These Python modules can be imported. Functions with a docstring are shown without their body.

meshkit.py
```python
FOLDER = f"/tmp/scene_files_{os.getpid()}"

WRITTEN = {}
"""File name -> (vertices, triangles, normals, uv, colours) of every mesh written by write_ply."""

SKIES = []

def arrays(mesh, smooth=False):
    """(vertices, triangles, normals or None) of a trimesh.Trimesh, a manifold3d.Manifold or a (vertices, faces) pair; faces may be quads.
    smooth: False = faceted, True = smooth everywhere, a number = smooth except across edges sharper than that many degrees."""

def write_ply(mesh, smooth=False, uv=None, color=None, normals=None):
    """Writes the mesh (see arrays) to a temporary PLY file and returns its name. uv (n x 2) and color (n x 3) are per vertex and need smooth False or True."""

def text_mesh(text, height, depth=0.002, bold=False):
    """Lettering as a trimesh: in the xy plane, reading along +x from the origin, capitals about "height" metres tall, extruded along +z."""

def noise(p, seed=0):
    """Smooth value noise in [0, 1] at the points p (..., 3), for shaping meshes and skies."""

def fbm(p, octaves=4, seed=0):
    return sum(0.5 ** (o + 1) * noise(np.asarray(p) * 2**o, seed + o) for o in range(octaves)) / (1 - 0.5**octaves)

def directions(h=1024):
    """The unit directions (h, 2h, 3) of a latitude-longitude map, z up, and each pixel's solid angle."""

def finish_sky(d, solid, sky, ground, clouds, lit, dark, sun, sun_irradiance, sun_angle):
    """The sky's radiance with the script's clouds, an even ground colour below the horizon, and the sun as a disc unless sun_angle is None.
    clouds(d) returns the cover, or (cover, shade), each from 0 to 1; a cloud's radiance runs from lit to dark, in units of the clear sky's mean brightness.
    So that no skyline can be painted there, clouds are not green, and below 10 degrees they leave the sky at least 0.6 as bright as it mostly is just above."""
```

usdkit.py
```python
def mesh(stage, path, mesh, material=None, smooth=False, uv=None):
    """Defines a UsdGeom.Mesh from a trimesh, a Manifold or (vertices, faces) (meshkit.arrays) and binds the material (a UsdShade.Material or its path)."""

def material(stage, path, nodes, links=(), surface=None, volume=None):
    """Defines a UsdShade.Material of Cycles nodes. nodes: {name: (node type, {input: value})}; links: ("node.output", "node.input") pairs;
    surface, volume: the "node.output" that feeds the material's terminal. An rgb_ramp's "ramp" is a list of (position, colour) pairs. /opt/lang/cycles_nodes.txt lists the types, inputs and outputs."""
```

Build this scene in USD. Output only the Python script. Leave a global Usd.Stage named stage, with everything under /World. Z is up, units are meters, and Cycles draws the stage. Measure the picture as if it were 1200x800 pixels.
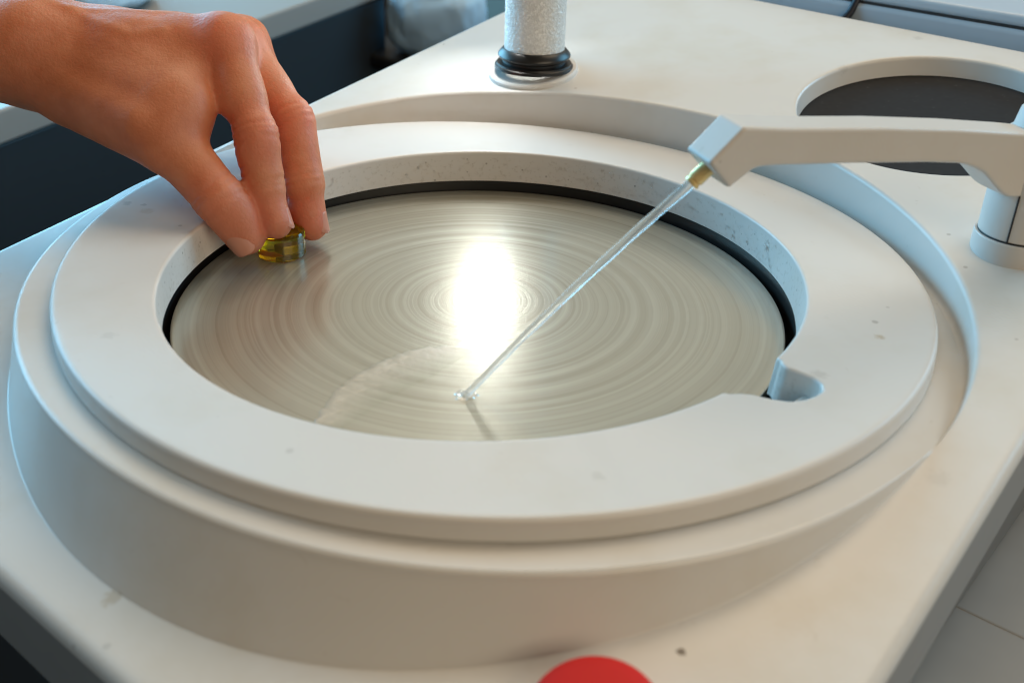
import math
import numpy as np
import trimesh
import shapely.geometry as sg
import usdkit
import meshkit
from pxr import Gf, Sdf, Usd, UsdGeom, UsdLux, UsdShade

stage = Usd.Stage.CreateInMemory()
UsdGeom.SetStageUpAxis(stage, "Z")
UsdGeom.SetStageMetersPerUnit(stage, 1.0)
UsdGeom.Xform.Define(stage, "/World")
UsdGeom.Scope.Define(stage, "/World/Looks")
PI = math.pi

# ------------------------------------------------------------------ camera
CAM = np.array([0.01355, -0.39143, 0.18310])
RIGHT = np.array([0.99962, 0.013597, 0.023957])
UPV = np.array([-0.027546, 0.493416, 0.869357])
FWD = np.array([0.0, 0.869687, -0.493604])
cam = UsdGeom.Camera.Define(stage, "/World/camera")
m4 = Gf.Matrix4d(*RIGHT, 0, *UPV, 0, *(-FWD), 0, *CAM, 1)
cam.AddTransformOp().Set(m4)
cam.CreateHorizontalApertureAttr(36.0)
cam.CreateFocalLengthAttr(36.0 * 1233.86 / 1200)
cam.CreateFStopAttr(11.0)
cam.CreateFocusDistanceAttr(0.475)
cam.CreateClippingRangeAttr((0.02, 1000))
cam.CreateExposureAttr(0.57)


# ------------------------------------------------------------------ light
def area_light(name, pos, target, w, h, color, power):
    l = UsdLux.RectLight.Define(stage, "/World/" + name)
    d = np.array(target, float) - np.array(pos, float)
    d /= np.linalg.norm(d)
    x = np.cross(d, [0, 0, 1.0]); x /= np.linalg.norm(x)
    y = np.cross(x, d)
    l.AddTransformOp().Set(Gf.Matrix4d(*x, 0, *y, 0, *(-d), 0, *pos, 1))
    l.CreateWidthAttr(w); l.CreateHeightAttr(h)
    l.CreateColorAttr(Gf.Vec3f(*color)); l.CreateIntensityAttr(power)
    return l


# a window on the left, warm ceiling lamps, and the small work lamp on the post (just above the frame)
LAMP = np.array([0.0005, 0.2140, 0.1000])
LAMP_DIR = np.array([0.0, -0.80, -0.60])
wl = UsdLux.DiskLight.Define(stage, "/World/work_lamp")
_x = np.array([1.0, 0, 0]); _y = np.cross(-LAMP_DIR, _x)
wl.AddTransformOp().Set(Gf.Matrix4d(*_x, 0, *_y, 0, *(-LAMP_DIR), 0, *LAMP, 1))
wl.CreateRadiusAttr(0.0150); wl.CreateIntensityAttr(54.0); wl.CreateColorAttr(Gf.Vec3f(1.0, 0.98, 0.93))
area_light("window_light", (-1.60, 1.42, 0.60), (0.2, 0.1, 0.0), 2.1, 1.1, (0.25, 0.68, 1.0), 7.4)
area_light("back_window_light", (2.30, 1.20, 1.10), (0.1, 0.0, 0.0), 1.7, 1.0, (0.26, 0.68, 1.0), 5.0)
area_light("ceiling_light", (0.42, 0.95, 1.95), (0.0, 0.05, 0), 2.2, 1.1, (1.0, 0.78, 0.53), 2.65)
area_light("room_light", (1.5, -1.9, 1.3), (0.0, 0.0, 0), 2.0, 1.2, (1.0, 0.81, 0.58), 2.5)
area_light("added_back_fill", (0.3, 3.2, 1.9), (0.0, 0.0, 0.2), 4.0, 1.6, (1.0, 0.97, 0.84), 0.42)  # added unseen panel standing in for a lit back wall the disc reflects
dome = UsdLux.DomeLight.Define(stage, "/World/ambient")
dome_mat = usdkit.material(stage, "/World/Looks/room_ambient", {"b": ("background_shader", {"color": (1.0, 0.84, 0.64), "strength": 0.06})}, surface="b.background")
UsdShade.MaterialBindingAPI.Apply(dome.GetPrim()).Bind(dome_mat)

# ------------------------------------------------------------------ helpers
USED, LOC = {}, {}


def path_for(parent, name):
    n = USED.get((parent, name), 0)
    USED[(parent, name)] = n + 1
    return f"{parent}/{name}" if n == 0 else f"{parent}/{name}_{n:03d}"


def tag(prim, label=None, cat=None, group=None, kind=None):
    for k, v in (("label", label), ("category", cat), ("group", group), ("kind", kind)):
        if v:
            prim.SetCustomDataByKey(k, v)
    return prim


def thing(name, label, cat, loc=(0, 0, 0), group=None):
    p = path_for("/World", name)
    x = UsdGeom.Xform.Define(stage, p)
    x.AddTranslateOp().Set(Gf.Vec3d(*map(float, loc)))
    LOC[p] = np.array(loc, float)
    tag(x.GetPrim(), label, cat, group)
    return p


def part(parent, name, mesh, mat, smooth=35, label=None):
    """A mesh given in world coordinates, hung under a thing or under one of its parts."""
    p = path_for(parent, name)
    top = "/".join(p.split("/")[:3])
    off = LOC.get(top, np.zeros(3))
    if isinstance(mesh, (tuple, list)):
        v, f = np.asarray(mesh[0], float), np.asarray(mesh[1], int)
        if f.shape[1] == 4:
            f = np.vstack([f[:, [0, 1, 2]], f[:, [0, 2, 3]]])
        mesh = trimesh.Trimesh(v, f, process=False)
    mesh = mesh.copy()
    mesh.apply_translation(-off)
    pr = usdkit.mesh(stage, p, mesh, M[mat], smooth).GetPrim()
    if label:
        tag(pr, label)
    return p


def solo(name, mesh, mat, label, cat, smooth=35, group=None):
    p = part("/World", name, mesh, mat, smooth)
    tag(stage.GetPrimAtPath(p), label, cat, group)
    return p


def structure(name, mesh, mat, label=None):
    p = part("/World", name, mesh, mat, 35)
    tag(stage.GetPrimAtPath(p), label, None, None, "structure")


def strip(loops, closed=True, flip=False):
    """Quads between successive loops of equal length."""
    L = np.array(loops)
    k, n = L.shape[:2]
    idx = np.arange(k * n).reshape(k, n)
    a = idx[:-1]; b = idx[1:]
    if closed:
        a2, b2 = np.roll(a, -1, 1), np.roll(b, -1, 1)
    else:
        a, a2, b, b2 = a[:, :-1], a[:, 1:], b[:, :-1], b[:, 1:]
    f = np.stack([a, a2, b2, b], -1).reshape(-1, 4)
    if flip:
        f = f[:, ::-1]
    return L.reshape(-1, 3), f


def tri(v, f):
    f = np.asarray(f)
    if f.shape[1] == 4:
        f = np.vstack([f[:, [0, 1, 2]], f[:, [0, 2, 3]]])
    return trimesh.Trimesh(v, f, process=False)


def join(*ms):
    m = trimesh.util.concatenate([m if isinstance(m, trimesh.Trimesh) else tri(*m) for m in ms])
    m.merge_vertices(digits_vertex=7)
    m.update_faces(m.nondegenerate_faces(height=1e-9))
    return m


def flat_fill(outer, holes, zf):
    """Triangulated sheet between loops (n x 2 arrays); zf(xy) gives the height."""
    poly = sg.Polygon(outer, holes)
    v, f = trimesh.creation.triangulate_polygon(poly, engine="earcut")
    v3 = np.column_stack([v, zf(v)])
    m = trimesh.Trimesh(v3, f, process=False)
    up = np.cross(v3[f[:, 1]] - v3[f[:, 0]], v3[f[:, 2]] - v3[f[:, 0]])[:, 2]
    f = np.where((up < 0)[:, None], f[:, ::-1], f)
    return trimesh.Trimesh(v3, f, process=False)


def outward(m):
    trimesh.repair.fix_normals(m)
    return m


def revolve(profile, center, n=128):
    """Profile of (r, z) points turned about the vertical through center."""
    t = np.linspace(0, 2 * PI, n, endpoint=False)
    loops = [np.column_stack([center[0] + r * np.cos(t), center[1] + r * np.sin(t), np.full(n, center[2] + z)]) for r, z in profile]
    v, f = strip(loops)
    m = tri(v, f)
    m.merge_vertices(digits_vertex=7)
    m.update_faces(m.nondegenerate_faces(height=1e-9))
    return m


def rounded_box(size, r=0.004, seg=3):
    """Box centred on the origin with rounded edges."""
    import manifold3d
    s = np.array(size, float) / 2 - r
    ball = manifold3d.Manifold.sphere(r, 4 * seg)
    parts = [ball.translate((sx * s[0], sy * s[1], sz * s[2])) for sx in (-1, 1) for sy in (-1, 1) for sz in (-1, 1)]
    mm = manifold3d.Manifold.batch_hull(parts).to_mesh()
    return trimesh.Trimesh(mm.vert_properties[:, :3], mm.tri_verts)


def tube(points, radii, n=20, caps=True):
    P = np.asarray(points, float)
    R = np.broadcast_to(np.asarray(radii, float), (len(P),))
    T = np.gradient(P, axis=0); T /= np.linalg.norm(T, axis=1, keepdims=True)
    a = np.cross(T[0], [0, 0, 1.0])
    if np.linalg.norm(a) < 1e-3:
        a = np.array([1.0, 0, 0])
    a /= np.linalg.norm(a)
    loops = []
    t = np.linspace(0, 2 * PI, n, endpoint=False)
    for p, d, r in zip(P, T, R):
        a = a - d * (a @ d); a /= np.linalg.norm(a)
        b = np.cross(d, a)
        loops.append(p + r * (np.cos(t)[:, None] * a + np.sin(t)[:, None] * b))
    v, f = strip(loops)
    if caps:
        k = len(v)
        v = np.vstack([v, P[:1], P[-1:]])
        i = np.arange(n); j = (i + 1) % n
        tr = np.vstack([np.stack([np.full(n, k), j, i], 1), np.stack([np.full(n, k + 1), k - n + i, k - n + j], 1)])
        return outward(trimesh.Trimesh(v, np.vstack([f[:, [0, 1, 2]], f[:, [0, 2, 3]], tr]), process=False))
    return tri(v, f)


def surface_nets(D, origin, h):
    """Closed smooth surface D = 0 of a sampled distance field (inside < 0)."""
    ins = D < 0
    nx, ny, nz = D.shape
    cnt = np.zeros((nx - 1, ny - 1, nz - 1)); acc = np.zeros((nx - 1, ny - 1, nz - 1, 3))
    corner = [(i, j, k) for i in (0, 1) for j in (0, 1) for k in (0, 1)]

    def sub(A, c):
        return A[c[0]:nx - 1 + c[0], c[1]:ny - 1 + c[1], c[2]:nz - 1 + c[2]]
    for a in corner:
        for ax in range(3):
            if a[ax] == 0:
                b = tuple(a[i] + (i == ax) for i in range(3))
                da, db = sub(D, a), sub(D, b)
                cr = (da < 0) != (db < 0)
                t = np.where(cr, da / np.where(cr, da - db, 1), 0)
                cnt += cr
                for i in range(3):
                    acc[..., i] += cr * (a[i] + (t if i == ax else 0))
    act = cnt > 0
    vid = -np.ones(act.shape, int)
    vid[act] = np.arange(act.sum())
    base = np.argwhere(act)
    V = (base + acc[act] / cnt[act][:, None]) * h + origin
    F = []
    for ax in range(3):
        u, w = [(1, 2), (2, 0), (0, 1)][ax]
        sl0 = [slice(1, -1)] * 3; sl1 = [slice(1, -1)] * 3
        sl0[ax] = slice(0, -1); sl1[ax] = slice(1, None)
        A, B = ins[tuple(sl0)], ins[tuple(sl1)]
        e = np.argwhere(A != B)
        o = np.ones(3, int); o[ax] = 0
        e = e + o
        eu = np.zeros(3, int); eu[u] = 1
        ew = np.zeros(3, int); ew[w] = 1
        q = [vid[tuple((e - x).T)] for x in (eu * 0, eu, eu + ew, ew)]
        Q = np.stack(q, 1)
        fl = A[tuple((e - o).T)] if False else ins[tuple(e.T)]
        Q = np.where(fl[:, None], Q, Q[:, ::-1])
        F.append(Q)
    F = np.vstack(F)
    m = trimesh.Trimesh(V, np.vstack([F[:, [0, 1, 2]], F[:, [0, 2, 3]]]), process=False)
    if m.volume < 0:
        m.invert()
    return m


# ------------------------------------------------------------------ materials
M = {}


def mat(name, nodes, links, surface="p.BSDF", volume=None):
    M[name] = usdkit.material(stage, "/World/Looks/" + name, nodes, links, surface=surface, volume=volume)


def plain(name, color, rough=0.5, metallic=0.0, **kw):
    mat(name, {"p": ("principled_bsdf", {"base_color": color, "roughness": rough, "metallic": metallic, **kw})}, [])


def white_plastic(name, col, stain, rough, bump=0.00004, scratch=0.5, grit=False, spots=()):
    """Moulded off-white housing: faint mottling, warm stains, small dark grit specks, orange-peel relief."""
    extra, elinks, last = {}, [], "mz.result"
    if grit:                                          # dried abrasive slurry splashed on the wall of the bowl
        extra = {"sz": ("separate_xyz", {}), "gz": ("map_range", {"from_min": -0.0030, "from_max": -0.0012, "to_min": 1.0, "to_max": 0.0, "clamp": True}),
                 "gd": ("vector_math", {"math_type": "distance", "vector2": (0.0005, -0.0026, -0.007)}), "gr": ("map_range", {"from_min": 0.140, "from_max": 0.143, "to_min": 1.0, "to_max": 0.0, "clamp": True}),
                 "gn": ("noise_texture", {"scale": 420.0, "detail": 3.0, "roughness": 0.7}), "gm": ("map_range", {"from_min": 0.54, "from_max": 0.78, "to_min": 0.0, "to_max": 0.45, "clamp": True}),
                 "ga": ("math", {"math_type": "multiply"}), "gb": ("math", {"math_type": "multiply"}), "gx": ("mix_color", {"b": (0.30, 0.26, 0.20)}),
                 "gv": ("voronoi_texture", {"scale": 170.0}), "gw": ("map_range", {"from_min": 0.06, "from_max": 0.11, "to_min": 0.5, "to_max": 0.0, "clamp": True}), "ge": ("math", {"math_type": "multiply"}), "gy": ("mix_color", {"b": (0.08, 0.065, 0.05)})}
        elinks = [("g.position", "sz.vector"), ("sz.z", "gz.value"), ("g.position", "gd.vector1"), ("gd.value", "gr.value"), ("g.position", "gn.vector"), ("gn.fac", "gm.value"),
                  ("gz.result", "ga.value1"), ("gr.result", "ga.value2"), ("ga.value", "gb.value1"), ("gm.result", "gb.value2"), ("gb.value", "gx.fac"), ("mz.result", "gx.a"),
                  ("g.position", "gv.vector"), ("gv.distance", "gw.value"), ("gw.result", "ge.value1"), ("ga.value", "ge.value2"), ("ge.value", "gy.fac"), ("gx.result", "gy.a")]
        last = "gy.result"
    if spots:
        extra["spn"] = ("noise_texture", {"scale": 420.0, "detail": 3.0, "roughness": 0.7})
        elinks.append(("g.position", "spn.vector"))
    for i, (sx_, sy_, sz_, rad_, dark_, col_) in enumerate(spots):      # single stains and scuffs, each at its own place
        extra.update({f"sd{i}": ("vector_math", {"math_type": "distance", "vector2": (sx_, sy_, sz_)}), f"sa{i}": ("math", {"math_type": "multiply_add", "value2": -2.2 * rad_, "value3": 0.0}),
                      f"sb{i}": ("math", {"math_type": "add"}), f"sr{i}": ("map_range", {"from_min": -0.55 * rad_, "from_max": -0.05 * rad_, "to_min": dark_, "to_max": 0.0, "clamp": True}), f"sm{i}": ("mix_color", {"b": col_})})
        elinks += [("g.position", f"sd{i}.vector1"), ("spn.fac", f"sa{i}.value1"), (f"sd{i}.value", f"sb{i}.value1"), (f"sa{i}.value", f"sb{i}.value2"), (f"sb{i}.value", f"sr{i}.value"), (f"sr{i}.result", f"sm{i}.fac"), (last, f"sm{i}.a")]
        last = f"sm{i}.result"
    mat(name, {
        **extra,
        "g": ("geometry", {}),
        "n1": ("noise_texture", {"scale": 14.0, "detail": 5.0, "roughness": 0.6}),
        "r1": ("rgb_ramp", {"ramp": [(0.0, col), (0.50, col), (0.78, stain), (1.0, stain)]}),
        "n2": ("noise_texture", {"scale": 90.0, "detail": 3.0, "distortion": 1.5}),
        "r2": ("rgb_ramp", {"ramp": [(0.0, (1, 1, 1)), (0.70, (1, 1, 1)), (0.80, (0.80, 0.77, 0.72)), (1.0, (0.7, 0.66, 0.6))]}),
        "mx": ("mix_color", {"blend_type": "multiply", "fac": scratch}),
        "v": ("voronoi_texture", {"scale": 55.0, "randomness": 1.0}),
        "vn": ("noise_texture", {"scale": 7.0, "detail": 2.0}),
        "vr": ("map_range", {"from_min": 0.035, "from_max": 0.06, "to_min": 1.0, "to_max": 0.0, "clamp": True}),
        "vm": ("map_range", {"from_min": 0.50, "from_max": 0.58, "to_min": 0.0, "to_max": 0.4, "clamp": True}),
        "vx": ("math", {"math_type": "multiply"}),
        "mz": ("mix_color", {"blend_type": "mix", "b": (0.17, 0.145, 0.12)}),
        "n3": ("noise_texture", {"scale": 900.0, "detail": 2.0}),
        "b": ("bump", {"strength": 1.0, "distance": bump}),
        "n4": ("noise_texture", {"scale": 9.0, "detail": 4.0}),
        "rr": ("map_range", {"from_min": 0.3, "from_max": 0.7, "to_min": rough - 0.05, "to_max": rough + 0.07}),
        "p": ("principled_bsdf", {"specular_ior_level": 0.5}),
    }, [("g.position", "n1.vector"), ("g.position", "n2.vector"), ("g.position", "v.vector"), ("g.position", "n3.vector"), ("g.position", "vn.vector"), ("g.position", "n4.vector"),
        ("n1.fac", "r1.fac"), ("n2.fac", "r2.fac"), ("r1.color", "mx.a"), ("r2.color", "mx.b"),
        ("v.distance", "vr.value"), ("vn.fac", "vm.value"), ("vr.result", "vx.value1"), ("vm.result", "vx.value2"), ("vx.value", "mz.fac"), ("mx.result", "mz.a"),
        (last, "p.base_color"), ("n3.fac", "b.height"), ("b.normal", "p.normal"), ("n4.fac", "rr.value"), ("rr.result", "p.roughness")] + elinks)


_DK, _BR, _GY = (0.10, 0.085, 0.07), (0.42, 0.33, 0.20), (0.34, 0.33, 0.31)


def _dz(x, y):
    return -0.0072 + 0.0977 * x + 0.1239 * y


HOUSE_SPOTS = [(x, y, _dz(x, y), r, k, c) for x, y, r, k, c in (
    (0.0607, -0.1889, 0.0013, 0.95, _DK), (-0.1016, -0.1618, 0.0032, 0.5, _BR), (-0.0974, -0.1788, 0.0012, 0.35, _GY), (0.1452, -0.1301, 0.004, 0.16, _GY),
    (0.2376, 0.2373, 0.0038, 0.35, _GY), (0.2390, 0.2167, 0.0030, 0.30, _GY), (0.1903, 0.1821, 0.0045, 0.22, _GY), (-0.0333, 0.2594, 0.0007, 0.7, _DK), (0.0249, -0.1942, 0.006, 0.10, _BR), (0.0919, -0.1786, 0.008, 0.08, _BR))]
RING_SPOTS = [(x, y, 0.0007, r, k, c) for x, y, r, k, c in (
    (0.1457, -0.0590, 0.0020, 0.60, _BR), (0.1473, -0.0479, 0.0014, 0.35, _DK), (-0.1595, 0.0450, 0.0024, 0.30, _DK), (-0.1485, 0.0369, 0.0034, 0.35, _BR), (-0.1520, 0.0440, 0.0015, 0.35, _DK),
    (-0.1267, -0.0736, 0.0030, 0.18, _GY), (-0.0509, -0.1387, 0.0013, 0.35, _GY), (0.0392, -0.1470, 0.0022, 0.22, _GY), (0.1176, -0.0864, 0.0028, 0.30, _GY))]
white_plastic("housing_white", (0.66, 0.655, 0.635), (0.60, 0.565, 0.495), 0.36, spots=HOUSE_SPOTS)
white_plastic("ring_white", (0.66, 0.65, 0.63), (0.61, 0.585, 0.53), 0.40, grit=True, spots=RING_SPOTS)
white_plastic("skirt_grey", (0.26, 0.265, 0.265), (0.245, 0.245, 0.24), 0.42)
white_plastic("arm_white", (0.64, 0.63, 0.61), (0.60, 0.57, 0.52), 0.42, 0.00004)
plain("housing_grey", (0.14, 0.14, 0.135), 0.5)
plain("rubber_black", (0.012, 0.012, 0.012), 0.35)
plain("liner_black", (0.008, 0.008, 0.008), 0.45)
plain("seam_dark", (0.02, 0.022, 0.025), 0.6)
plain("seam_brown", (0.27, 0.25, 0.22), 0.6)
plain("brass", (0.80, 0.62, 0.28), 0.32, 0.35)
plain("button_red", (0.60, 0.014, 0.010), 0.6, specular_ior_level=0.2)
plain("cable_navy", (0.008, 0.012, 0.025), 0.5)
plain("cabinet_charcoal", (0.016, 0.022, 0.028), 0.55)
plain("bench_grey", (0.30, 0.295, 0.28), 0.5)
plain("bag_blue", (0.42, 0.60, 0.74), 0.5)
plain("cream", (0.42, 0.36, 0.24), 0.6)
plain("box_brown", (0.03, 0.015, 0.01), 0.4)
plain("machine_blue_grey", (0.45, 0.55, 0.65), 0.33)
plain("wall_brown", (0.16, 0.135, 0.11), 0.8)
plain("steel", (0.55, 0.55, 0.55), 0.3, 1.0)

mat("recess_grey", {
    "g": ("geometry", {}), "n": ("noise_texture", {"scale": 260.0, "detail": 4.0, "roughness": 0.7}),
    "r": ("rgb_ramp", {"ramp": [(0.0, (0.016, 0.017, 0.019)), (0.64, (0.024, 0.025, 0.028)), (0.76, (0.06, 0.06, 0.062)), (1.0, (0.15, 0.15, 0.15))]}),
    "p": ("principled_bsdf", {"roughness": 0.85, "specular_ior_level": 0.2})},
    [("g.position", "n.vector"), ("n.fac", "r.fac"), ("r.color", "p.base_color")])

mat("table_grey", {
    "g": ("geometry", {}), "n": ("noise_texture", {"scale": 40.0, "detail": 5.0}),
    "r": ("rgb_ramp", {"ramp": [(0.0, (0.27, 0.255, 0.235)), (1.0, (0.33, 0.315, 0.29))]}),
    "p": ("principled_bsdf", {"roughness": 0.5})},
    [("g.position", "n.vector"), ("n.fac", "r.fac"), ("r.color", "p.base_color")])

mat("floor_brown", {
    "g": ("geometry", {}), "n": ("noise_texture", {"scale": 9.0, "detail": 5.0}),
    "r": ("rgb_ramp", {"ramp": [(0.0, (0.030, 0.025, 0.020)), (1.0, (0.055, 0.046, 0.037))]}),
    "p": ("principled_bsdf", {"roughness": 0.6})},
    [("g.position", "n.vector"), ("n.fac", "r.fac"), ("r.color", "p.base_color")])

# powder-coated post with a sparkling hammered silver finish
mat("silver_sparkle", {
    "g": ("geometry", {}), "n": ("noise_texture", {"scale": 620.0, "detail": 3.0, "roughness": 0.65}),
    "r": ("rgb_ramp", {"ramp": [(0.0, (0.56, 0.57, 0.56)), (0.5, (0.70, 0.71, 0.70)), (0.66, (0.88, 0.89, 0.88)), (1.0, (0.95, 0.95, 0.95))]}),
    "b": ("bump", {"strength": 1.0, "distance": 0.0011}),
    "p": ("principled_bsdf", {"roughness": 0.38, "metallic": 0.25})},
    [("g.position", "n.vector"), ("n.fac", "r.fac"), ("r.color", "p.base_color"), ("n.fac", "b.height"), ("b.normal", "p.normal")])

# diamond grinding disc: concentric grooves and tints that depend on the radius only, wet gloss
mat("disc_metal", {
    "g": ("geometry", {}), "s": ("separate_xyz", {}), "cxy": ("combine_xyz", {}),
    "len": ("vector_math", {"math_type": "length"}),
    "n1": ("noise_texture", {"dimensions": "1D", "scale": 210.0, "detail": 5.0, "roughness": 0.68}),
    "n2": ("noise_texture", {"dimensions": "1D", "scale": 620.0, "detail": 4.0, "roughness": 0.6}),
    "wn": ("noise_texture", {"scale": 22.0, "detail": 2.0}),
    "wo": ("math", {"math_type": "multiply_add", "value2": 0.0012}),
    "ramp": ("rgb_ramp", {"ramp": [(0.0, (0.32, 0.305, 0.25)), (0.42, (0.36, 0.362, 0.310)), (0.58, (0.385, 0.395, 0.348)), (1.0, (0.41, 0.43, 0.385))]}),
    "rim": ("map_range", {"from_min": 0.1225, "from_max": 0.124, "to_min": 0.0, "to_max": 0.55, "clamp": True}),
    "mr": ("mix_color", {"b": (0.62, 0.60, 0.50)}),
    "b": ("bump", {"strength": 1.0, "distance": 0.00004}),
    "rg": ("map_range", {"from_min": 0.3, "from_max": 0.7, "to_min": 0.27, "to_max": 0.35}),
    "p": ("principled_bsdf", {"metallic": 0.58, "coat_weight": 0.45, "coat_roughness": 0.12, "specular_ior_level": 0.25})},
    [("g.position", "s.vector"), ("s.x", "cxy.x"), ("s.y", "cxy.y"), ("cxy.vector", "len.vector1"),
     ("g.position", "wn.vector"), ("wn.fac", "wo.value1"), ("len.value", "wo.value3"),
     ("wo.value", "n1.w"), ("wo.value", "n2.w"), ("n1.fac", "ramp.fac"), ("len.value", "rim.value"), ("rim.result", "mr.fac"), ("ramp.color", "mr.a"),
     ("mr.result", "p.base_color"), ("n2.fac", "b.height"), ("b.normal", "p.normal"), ("n1.fac", "rg.value"), ("rg.result", "p.roughness")])

mat("water", {"p": ("principled_bsdf", {"base_color": (1, 1, 1), "roughness": 0.03, "ior": 1.33, "transmission_weight": 1.0})}, [])
mat("water_jet", {
    "gl": ("glass_bsdf", {"roughness": 0.05, "IOR": 1.33, "color": (1, 1, 1)}), "t": ("transparent_bsdf", {"color": (0.98, 0.99, 0.99)}),
    "d": ("translucent_bsdf", {"color": (0.85, 0.87, 0.86)}), "d2": ("diffuse_bsdf", {"color": (0.85, 0.87, 0.86)}), "m0": ("mix_closure", {"fac": 0.5}), "m1": ("mix_closure", {"fac": 0.45}), "m2": ("mix_closure", {"fac": 0.16})},
    [("gl.BSDF", "m1.closure1"), ("t.BSDF", "m1.closure2"), ("d.BSDF", "m0.closure1"), ("d2.BSDF", "m0.closure2"), ("m1.closure", "m2.closure1"), ("m0.closure", "m2.closure2")], surface="m2.closure")
mat("water_film", {
    "g": ("geometry", {}), "n": ("noise_texture", {"scale": 420.0, "detail": 3.0}), "b": ("bump", {"strength": 1.0, "distance": 0.00015}),
    "gl": ("glossy_bsdf", {"roughness": 0.4, "color": (1, 1, 1)}), "t": ("transparent_bsdf", {"color": (0.97, 0.98, 0.97)}),
    "d": ("diffuse_bsdf", {"color": (0.62, 0.62, 0.58)}), "m1": ("mix_closure", {"fac": 0.35}), "m2": ("mix_closure", {}),
    "zz": ("separate_xyz", {}), "zf": ("map_range", {"from_min": -0.01958, "from_max": -0.01925, "to_min": 0.0, "to_max": 0.30, "clamp": True})},
    [("g.position", "zz.vector"), ("zz.z", "zf.value"), ("zf.result", "m2.fac"), ("g.position", "n.vector"), ("n.fac", "b.height"), ("b.normal", "gl.normal"), ("gl.BSDF", "m1.closure1"), ("d.BSDF", "m1.closure2"),
     ("t.BSDF", "m2.closure1"), ("m1.closure", "m2.closure2")], surface="m2.closure")

mat("amber_resin", {"p": ("principled_bsdf", {"base_color": (0.95, 0.74, 0.02), "roughness": 0.06, "ior": 1.5, "transmission_weight": 0.96})}, [])
plain("specimen_metal", (0.20, 0.17, 0.08), 0.3, 0.8)

KNUCKLES = [(-0.1177, 0.077, 0.0643), (-0.0995, 0.0464, 0.0328), (-0.1129, 0.0274, 0.0113), (-0.0887, 0.0722, 0.0317), (-0.1164, 0.0980, 0.060), (-0.0910, 0.0329, -0.0016), (-0.0792, 0.0516, -0.0101), (-0.1043, 0.0286, -0.0056)]
nodes = {
    "g": ("geometry", {}),
    "n1": ("noise_texture", {"scale": 45.0, "detail": 6.0, "roughness": 0.66}),
    "r1": ("rgb_ramp", {"ramp": [(0.0, (0.34, 0.100, 0.048)), (0.40, (0.49, 0.170, 0.084)), (0.60, (0.56, 0.215, 0.115)), (1.0, (0.64, 0.31, 0.20))]}),
    "n3": ("noise_texture", {"scale": 420.0, "detail": 4.0, "roughness": 0.65}),
    "vv": ("voronoi_texture", {"scale": 520.0, "feature": "distance_to_edge"}),
    "ad": ("math", {"math_type": "multiply_add", "value2": 0.6}),
    "b": ("bump", {"strength": 0.7, "distance": 0.00035}),
    "p": ("principled_bsdf", {"roughness": 0.52, "subsurface_weight": 0.3, "subsurface_scale": 0.006, "subsurface_radius": (1.0, 0.35, 0.2), "specular_ior_level": 0.4}),
}
links = [("g.position", "n1.vector"), ("g.position", "n3.vector"), ("g.position", "vv.vector"), ("n1.fac", "r1.fac"),
         ("vv.distance", "ad.value1"), ("n3.fac", "ad.value3"), ("ad.value", "b.height"), ("b.normal", "p.normal")]
prev = "r1.color"
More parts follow.
